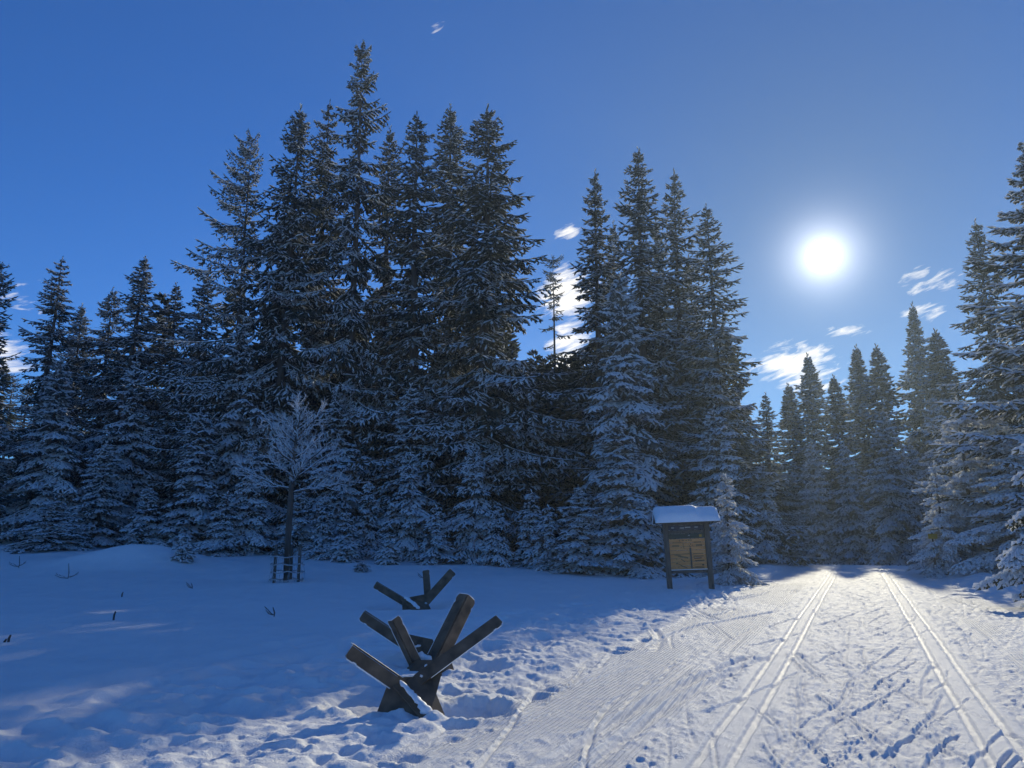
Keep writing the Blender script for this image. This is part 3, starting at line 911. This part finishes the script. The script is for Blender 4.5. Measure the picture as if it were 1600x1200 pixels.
def snow_lump(bm, pts, rad, rg_, flat=.6):
    """a rounded, uneven strip of settled snow along a polyline"""
    P_, R_ = [], []
    for i in range(len(pts) - 1):
        k = 6
        for j in range(k + (i == len(pts) - 2)):
            t = j / k
            P_.append(Vector(pts[i]).lerp(Vector(pts[i + 1]), t) + Vector((rg_.uniform(-.006, .006), rg_.uniform(-.006, .006), rg_.uniform(-.004, .006))))
            R_.append((rad[i] * (1 - t) + rad[i + 1] * t) * rg_.uniform(.82, 1.18))
    n = len(P_)
    for i in (0, n - 1): R_[i] *= .35
    rings = []
    for i, p in enumerate(P_):
        t = (P_[min(i + 1, n - 1)] - P_[max(i - 1, 0)]).normalized()
        s_ = t.cross(Vector((0, 0, 1))).normalized(); u = s_.cross(t)
        rings.append([bm.verts.new(p + s_ * math.cos(a) * R_[i] * rg_.uniform(.9, 1.15) + u * math.sin(a) * R_[i] * flat) for a in [2 * math.pi * q / 10 for q in range(10)]])
    for i in range(n - 1):
        for k in range(10): bm.faces.new((rings[i][k], rings[i][(k + 1) % 10], rings[i + 1][(k + 1) % 10], rings[i + 1][k]))
    bm.faces.new(rings[0][::-1]); bm.faces.new(rings[-1])
    bmesh.ops.recalc_face_normals(bm, faces=bm.faces)


def hedgehog(x, y, arms, legs, plates, snows, label, frost=.007):
    """crossed angle beams; all points are given as picture column, row and distance and turned into places"""
    z = lz(x, y)
    t = empty('tank_obstacle', (x, y, z), 0, label, 'obstacle', 'steel anti-tank obstacles in the snow')
    o = Vector((x, y, z))
    pt = lambda p: Vector(spot(*p)) - o
    for p0, p1, up, ww in arms:
        bm = bmesh.new()
        fr = angle_beam(bm, pt(p0), pt(p1), up, ww)
        be = bm_obj('beam', bm, M['steel'], t)
        for ln_ in fr:
            bm = bmesh.new(); add_tube(bm, ln_, [frost] * len(ln_), 4)
            bm_obj('frost_rim', bm, M['snow_cap'], be)
    for p0, p1, up, ww in legs:
        bm = bmesh.new()
        a, b = pt(p0), pt(p1)
        angle_beam(bm, a, b + (b - a).normalized() * .25, up, ww, notch=False)
        bm_obj('beam', bm, M['steel'], t)
    for pl in plates:
        bm = bmesh.new()
        plate(bm, [pt(p) for p in pl])
        bmesh.ops.triangulate(bm, faces=bm.faces); bmesh.ops.recalc_face_normals(bm, faces=bm.faces)
        bm_obj('gusset_plate', bm, M['steel'], t)
    rg_ = random.Random(int(x * 100))
    for pts, rad in snows:
        bm = bmesh.new()
        snow_lump(bm, [pt(p) for p in pts], rad, rg_)
        bm_obj('snow_patch', bm, M['snow_cap'], t, True)
    return t


hedgehog(-.98, 7.45,
         [((646, 1074, 7.42), (550, 1008, 7.25), (.5, -.75, 1), .125), ((645, 1058, 7.5), (775, 963, 7.95), (-.75, -.35, 1), .125)],
         [((628, 1066, 7.38), (676, 1121, 7.1), (.9, -.2, .8), .10), ((640, 1080, 7.45), (592, 1118, 7.2), (-.6, -.3, 1), .10)],
         [[(605, 1073, 7.36), (588, 1118, 7.22), (668, 1121, 7.12), (626, 1068, 7.36)],
          [(628, 1070, 7.37), (668, 1121, 7.16), (694, 1118, 7.3), (681, 1086, 7.42)], [(628, 1070, 7.37), (681, 1086, 7.42), (692, 1044, 7.62), (668, 1050, 7.6), (642, 1060, 7.47)],
          [(620, 1058, 7.42), (642, 1057, 7.5), (668, 1049, 7.62), (652, 1078, 7.5)]],
         [([(620, 1057, 7.41), (643, 1056, 7.5), (667, 1049, 7.61)], [.014, .020, .012]),
          ([(626, 1064, 7.33), (642, 1082, 7.22), (656, 1098, 7.14), (669, 1113, 7.07)], [.022, .032, .035, .060]),
          ([(655, 1057, 7.5), (664, 1056, 7.53)], [.03, .028])],
         'nearest rusty steel anti-tank obstacle, snow ridge on its lower beam')
hedgehog(-.92, 9.55,
         [((668, 1020, 9.6), (569, 955, 9.85), (.2, -.6, 1), .13), ((652, 1048, 9.15), (613, 968, 9.0), (-.4, -1, .7), .10), ((676, 1040, 9.35), (731, 929, 9.75), (.2, -1, .5), .16)],
         [((650, 1040, 9.2), (640, 1060, 9.0), (-.6, -.5, 1), .12), ((680, 1035, 9.25), (706, 1056, 9.15), (.9, -.3, .8), .14), ((665, 1020, 9.6), (650, 1045, 9.9), (0, 1, 1), .12)],
         [[(634, 990, 9.72), (676, 999, 9.66), (692, 1034, 9.5), (645, 1040, 9.5)],
          [(636, 1044, 9.1), (651, 1032, 9.08), (684, 1032, 9.1), (692, 1060, 9.0), (632, 1060, 9.0)],
          [(684, 1032, 9.12), (703, 1024, 9.3), (712, 1056, 9.2), (688, 1060, 9.02)]],
         [([(648, 1030, 9.3), (658, 1025, 9.32), (674, 1031, 9.3)], [.05, .075, .045]), ([(649, 1010, 9.62), (657, 1009, 9.6)], [.022, .022]), ([(664, 1041, 9.06), (667, 1039, 9.06)], [.018, .018])],
         'middle dark steel anti-tank obstacle with wide raised beams')
hedgehog(-2.12, 17.1,
         [((640, 940, 17.0), (588, 909, 16.9), (.4, -.8, 1), .15), ((664, 938, 17.2), (661, 892, 17.6), (-.8, -.6, .3), .15), ((660, 938, 17.1), (704, 889, 17.5), (-.5, -.9, .6), .17)],
         [((632, 934, 16.95), (656, 954, 16.6), (.9, -.2, .8), .12), ((640, 938, 17), (629, 954, 16.7), (-.6, -.5, 1), .12), ((664, 935, 17.2), (673, 953, 17.1), (1, 0, .5), .12)],
         [[(628, 938, 16.95), (629, 955, 16.7), (655, 955, 16.6), (632, 934, 16.92)], [(640, 933, 17), (672, 927, 17.2), (667, 942, 17.1), (673, 954, 17), (654, 955, 16.65)]],
         [([(632, 932, 16.88), (644, 941, 16.75), (655, 951, 16.6)], [.05, .05, .045]), ([(664, 942, 16.95), (667, 943, 16.95)], [.03, .03])],
         'smallest and farthest dark anti-tank obstacle alone on the blue snow')

# ------------------------------------------------------------------ notice board under a small roof
bx_, by_ = 5.22, 22.6
nb = empty('notice_board', (bx_, by_, lz(bx_, by_)), R(-4), 'wooden notice board with snow-covered gable roof at the forest edge', 'notice board')
nb.rotation_euler = (0, R(-2.2), R(-6))
Tm = Matrix.Translation
for sx in (-.60, .60):
    bm = bmesh.new()
    add_box(bm, (.15, .15, 2.25), Tm((sx, 0, .90)), .012)
    bm_obj('post', bm, M['post'], nb)
for z, h in ((1.865, .07), (1.64, .10), (.50, .10)):
    bm = bmesh.new(); add_box(bm, (1.044, .07, h), Tm((0, -.01, z)), .008)
    bm_obj('crossbar', bm, M['post'], nb)
bm = bmesh.new(); add_box(bm, (1.044, .04, .13), Tm((0, 0, 1.762)), .004)
hd = bm_obj('header_board', bm, M['header_blue'], nb)
bm = bmesh.new()
for x, w in ((-.40, .05), (-.36, .02), (-.12, .12), (.05, .16), (.30, .1)):
    bm = bmesh.new(); add_box(bm, (w, .004, .035), Tm((x, -.0235, 1.762 + .01 * math.sin(x * 9))))
    bm_obj('marking', bm, M['pale_mark'], hd)
bm = bmesh.new(); add_box(bm, (1.044, .04, .14), Tm((0, 0, 1.516)), .004)
hd = bm_obj('title_board', bm, M['header_green'], nb)
bm = bmesh.new(); add_box(bm, (.07, .004, .07), Tm((.40, -.0235, 1.516)))
bm_obj('emblem', bm, M['ochre'], hd)
bm = bmesh.new(); add_box(bm, (.05, .004, .03), Tm((.07, -.0235, 1.53)))
bm_obj('emblem', bm, M['pale_mark'], hd)
# the board itself: planks with the printed panels
zb = .556
zs_ = np.linspace(zb, 1.44, 9)
for a, b in zip(zs_[:-1], zs_[1:]):
    bm = bmesh.new(); add_box(bm, (1.044, .03, b - a - .006), Tm((0, rr_.uniform(-.002, .002), (a + b) / 2)), .003)
    bm_obj('plank', bm, M['panel_wood'], nb)
bm = bmesh.new(); add_box(bm, (.045, .02, .60), Tm((.08, -.026, .88)), .004)
bm_obj('batten', bm, M['post'], nb)
bm = bmesh.new()
for (x, z, w, h, a) in ((-.22, 1.39, .02, .05, 0), (-.12, 1.395, .05, .02, 0), (-.02, 1.385, .03, .015, 0), (.05, 1.395, .02, .04, 0), (.09, 1.395, .015, .05, 0), (.125, 1.395, .015, .05, 0),
                        (-.12, 1.29, .05, .012, 0), (-.12, 1.23, .012, .10, 0), (-.10, 1.17, .04, .012, 0), (-.18, 1.19, .015, .015, 0), (.07, 1.22, .05, .022, -40), (.095, 1.28, .03, .02, 20), (.08, 1.17, .03, .012, 0), (.03, 1.26, .014, .014, 0), (.15, 1.25, .012, .03, 0),
                        (-.34, .86, .03, .015, 0), (-.16, .82, .14, .02, -38), (-.34, .74, .05, .03, 20), (-.25, .70, .12, .012, -30), (-.3, .63, .05, .012, 10),
                        (.27, .87, .22, .025, 0), (.32, .80, .28, .028, 2), (.27, .70, .22, .012, 0), (.41, .68, .06, .05, 0), (.3, .61, .28, .028, -2), (.13, .60, .03, .02, 0)):
    bm = bmesh.new(); add_box(bm, (w, .003, h), Tm((x, -.0205, z)) @ Matrix.Rotation(R(-a), 4, 'Y'))
    bm_obj('marking', bm, M['dark_print'], nb)
bm = bmesh.new()
for (x, z, w, h, a) in ((-.34, 1.24, .20, .05, 0), (.34, 1.24, .18, .06, 2), (.30, 1.33, .22, .03, 0), (-.3, 1.33, .25, .02, 0), (-.15, 1.0, .4, .02, 2), (.3, 1.0, .3, .02, 0), (.3, .93, .3, .03, 0), (-.15, .92, .3, .05, -12), (-.3, .97, .2, .03, -8), (-.15, .64, .2, .03, -20)):
    bm = bmesh.new(); add_box(bm, (w, .002, h), Tm((x, -.0185, z)) @ Matrix.Rotation(R(-a), 4, 'Y'))
    bm_obj('marking', bm, M['brown_print'], nb)
bm = bmesh.new(); add_box(bm, (1.044, .05, .02), Tm((0, -.07, .556)), .006); bm_obj('snow_strip', bm, M['snow_cap'], nb)
# gable roof, ridge along x
W_, rise, run = 1.80, .36, .62
for sg in (-1, 1):
    bm = bmesh.new()
    a = math.atan2(rise, run)
    add_box(bm, (W_, math.hypot(rise, run), .035), Tm((.0, sg * run / 2, 1.93 + rise / 2 - .02)) @ Matrix.Rotation(-sg * a, 4, 'X'), .004)
    bm_obj('roof_panel', bm, M['roof_board'], nb)
for sx in (-.86, .86):
    bm = bmesh.new()
    plate(bm, [(sx, -.52, 1.93), (sx, .52, 1.93), (sx, 0, 2.22)], .02)
    bm_obj('gable', bm, M['roof_board'], nb)
# snow quilt on the roof, thicker on the left, its upper edge broken to the right
nx_, ny_ = 40, 22
gxv, gyv = np.meshgrid(np.linspace(-.93, .93, nx_), np.linspace(-.67, .67, ny_))
ztop = 1.93 + rise * (1 - np.abs(gyv) / run) + .02
xe = np.clip((.93 - np.abs(gxv)) / .16, 0, 1) ** .5; ye = np.clip((.67 - np.abs(gyv)) / .14, 0, 1) ** .5
thk = (.17 - .07 * sstep(-.05, .12, gxv - .25 + .1 * gyv) - .03 * sstep(.4, .9, gxv)) * xe * ye + .012 * noise2(gxv * 5, gyv * 5, 60)
zt = np.minimum(ztop + thk, 2.41 + .0 * gxv - .05 * sstep(.2, .32, gxv))
zt = np.maximum(zt, ztop + .002)
Vt = np.stack([gxv.ravel(), gyv.ravel(), zt.ravel()], 1); Vb = np.stack([gxv.ravel(), gyv.ravel(), (ztop - .004).ravel()], 1)
k_ = np.arange(nx_ * ny_).reshape(ny_, nx_)
qt = np.stack([k_[:-1, :-1], k_[:-1, 1:], k_[1:, 1:], k_[1:, :-1]], -1).reshape(-1, 4)
rim = np.concatenate([k_[0, :], k_[1:, -1], k_[-1, -2::-1], k_[-2:0:-1, 0]])
qs = np.stack([rim, np.roll(rim, -1), np.roll(rim, -1) + nx_ * ny_, rim + nx_ * ny_], 1)[:, ::-1]
link('snow_cap', np_mesh('snow_cap', np.concatenate([Vt, Vb]), np.concatenate([qt, qs, qt[:, ::-1] + nx_ * ny_]), [M['snow_cap']], smooth=True), nb)

# ------------------------------------------------------------------ staked bare young tree, frosted
yx, yy = -7.06, 24.1
yz = lz(yx, yy)
yt = empty('young_tree', (yx, yy, yz), 0, 'bare young broadleaf tree with frosted twigs and dark straight trunk', 'tree')
rq = random.Random(12)
bm = bmesh.new()
add_tube(bm, [(0, 0, -.3), (.01, 0, .5), (0, .01, 1.6), (.02, 0, 2.9), (.04, 0, 3.8), (.08, 0, 4.8)], [.125, .105, .10, .09, .05, .025], 10)
bm_obj('trunk', bm, M['bark'], yt)
tw = bmesh.new(); lb = bmesh.new()


def grow(p, d, L, r, lev):
    pts = [p]; q = p.copy(); dd = d.copy()
    n = 4
    for i in range(n):
        dd = (dd + Vector((rq.gauss(0, .13), rq.gauss(0, .13), rq.gauss(.05, .09)))).normalized()
        q = q + dd * (L / n); pts.append(q.copy())
    rad = [r * (1 - .75 * i / n) for i in range(n + 1)]
    add_tube(lb if lev == 0 else tw, pts, rad, 5 if lev == 0 else 3, cap=False)
    if lev == 0:                                       # rime lying on the limb
        add_tube(tw, [v + Vector((0, 0, r * .9)) for v in pts], [x * .7 for x in rad], 3, cap=False)
    if lev >= 3: return
    m = (10, 6, 3)[lev]
    for k in range(m):
        t = .18 + .8 * (k + rq.random()) / m
        i = min(int(t * n), n - 1)
        b = pts[i].lerp(pts[i + 1], t * n - i)
        ax = (pts[i + 1] - pts[i]).normalized()
        rnd = Vector((rq.gauss(0, 1), rq.gauss(0, 1), rq.gauss(0.1, .6)))
        nd = (ax * .75 + (rnd - ax * rnd.dot(ax)).normalized() * .85).normalized()
        grow(b, nd, L * (.52, .5, .5)[lev] * rq.uniform(.6, 1.1) * (1.15 - .6 * t), max(r * .45, .0075), lev + 1)


for k in range(15):
    z = 2.75 + 1.9 * k / 14
    a = k * 2.4 + rq.uniform(-.3, .3)
    e = R(8 + 46 * k / 14 + rq.uniform(-15, 15))
    grow(Vector((.02 + .02 * (z - 2.9), 0, z)), Vector((math.cos(a) * math.cos(e), math.sin(a) * math.cos(e), math.sin(e))), (2.05 - .75 * k / 14) * rq.uniform(.5, 1.2), .035, 0)
grow(Vector((.07, 0, 4.6)), Vector((.1, 0, 1)), 1.4, .03, 0)
bm_obj('limb', lb, M['bark'], yt)
bm_obj('crown', tw, M['rime_twig'] if 'rime_twig' in M else M['wire'], yt)
tg = empty('tree_guard', (yx, yy, yz), R(8), 'wooden stakes with loose wire netting round the bare young tree', 'tree guard')
stk = [(-.30, -.30), (.42, -.28), (.08, .45)]
for k, (sx, sy) in enumerate(stk):
    bm = bmesh.new(); add_box(bm, (.085, .085, 1.45), Tm((sx, sy, .42)) @ Matrix.Rotation(R(rq.uniform(-2, 2)), 4, 'Y'), .008)
    bm_obj('stake', bm, M['post'], tg)
ringp = lambda a, z, rr: Vector((.03 + math.cos(a) * rr, -.02 + math.sin(a) * rr, z))
bm = bmesh.new()
for z in (.08, .32, .55, .78):
    rr0 = .50
    pts = [ringp(2 * math.pi * k / 18, z + .03 * math.sin(k * 1.7 + z * 9), rr0 + .03 * math.sin(k * 2.3 + z * 5)) for k in range(19)]
    add_tube(bm, pts, [.018] * 19, 4, cap=False)
for k in range(14):
    a = 2 * math.pi * k / 14
    pts = [ringp(a + .06 * math.sin(z * 6 + k), z, .50 + .04 * math.sin(z * 7 + k * 2)) for z in (0, .2, .4, .6, .85)]
    add_tube(bm, pts, [.006] * 5, 3, cap=False)
bm_obj('wire_netting', bm, M['wire'], tg)

# ------------------------------------------------------------------ small yellow trail sign among the frosted trees
sx_, sy_, sz_ = spot(1457, 838, 28.3)
sg_z = lz(sx_, sy_)
sg = empty('trail_sign', (sx_, sy_, sg_z), 0, 'small yellow trail sign on a thin post among frosted spruces', 'sign')
bm = bmesh.new(); add_tube(bm, [(0, .03, -.3), (.01, .03, sz_ - sg_z + .14)], [.032, .03], 8); bm_obj('post', bm, M['post'], sg)
bm = bmesh.new(); add_box(bm, (.34, .02, .18), Tm((0, -.02, sz_ - sg_z)), .006); bm_obj('sign_plate', bm, M['ochre'], sg)

# ------------------------------------------------------------------ seedlings, stubs and twigs sticking out of the open snow
def seedling(px, row, y, h, label, arms=2, stub=False):
    x = ray(px, row)[0] * y
    t = empty('twig' if not stub else 'stub', (x, y, lz(x, y)), 0, label, 'twig' if not stub else 'stump', 'stems sticking out of the snow')
    bm = bmesh.new()
    if stub:
        add_tube(bm, [(0, 0, -.15), (.01, 0, h * .6), (.03, 0, h)], [.018, .017, .013], 6)
    else:
        add_tube(bm, [(0, 0, -.15), (.02, 0, h * .4), (-.02, 0, h)], [.018, .014, .008], 5)
        for k in range(arms):
            sg2 = (-1, 1)[k % 2]
            add_tube(bm, [(0, 0, .04 + .03 * k), (sg2 * h * .4, -.05, .06 + .05 * k), (sg2 * h * .75, -.08, .14 + .1 * k)], [.012, .01, .006], 4)
            for j in range(6):
                q = Vector((sg2 * h * (.15 + .1 * j), -.02 - .01 * j, .06 + .02 * j))
                add_tube(bm, [q, q + Vector((sg2 * .05, rq.uniform(-.07, .07), .05))], [.008, .003], 3)
    bm_obj('stem', bm, M['bark'], t)


def ground_y(row):
    y = 20.0
    for k in range(40):
        b = ray(400, row)[1]
        y = .5 * y + .5 * (lz(ray(400, row)[0] * y, y) - EYE) / b if b < -.005 else 30
    return y


seedling(107, 893, 24.5, .50, 'dark leafless seedling with two side shoots left of the snow mound')
seedling(30, 878, 27.5, .40, 'small bare seedling nearest the left edge in front of the spruces')
seedling(190, 932, 20.0, .10, 'short dark stub in open snow below the mound', stub=True)
seedling(176, 977, 14.6, .16, 'dark upright stick in the middle of the left snow field', stub=True)
seedling(11, 1013, 11.6, .12, 'dark stick at the left edge of the snow field', stub=True)
seedling(5, 1014, 11.6, .06, 'tiny dark stub beside the stick at the left edge', stub=True)
seedling(427, 965, 15.2, .18, 'thin bent twig in the snow between mound and obstacles', arms=1)
seedling(300, 909, 22.0, .16, 'thin twig at the foot of the snow mound', arms=1)
seedling(661, 897, 25.5, .22, 'little cross-shaped twig behind the farthest obstacle', arms=2)

# ------------------------------------------------------------------ cold hazy air
hm = bpy.data.materials.new('hazy_air'); hm.use_nodes = True
hn = hm.node_tree.nodes; hn.clear()
pv = hn.new('ShaderNodeVolumePrincipled')
pv.inputs['Color'].default_value = (.66, .82, 1, 1)
pv.inputs['Density'].default_value = 0.0008
pv.inputs['Anisotropy'].default_value = 0.5
ho = hn.new('ShaderNodeOutputMaterial')
hm.node_tree.links.new(pv.outputs[0], ho.inputs['Volume'])
bm = bmesh.new(); add_box(bm, (290, 290, 38), Tm((0, 0, 14.5)))
tag(bm_obj('haze', bm, hm), kind='stuff')
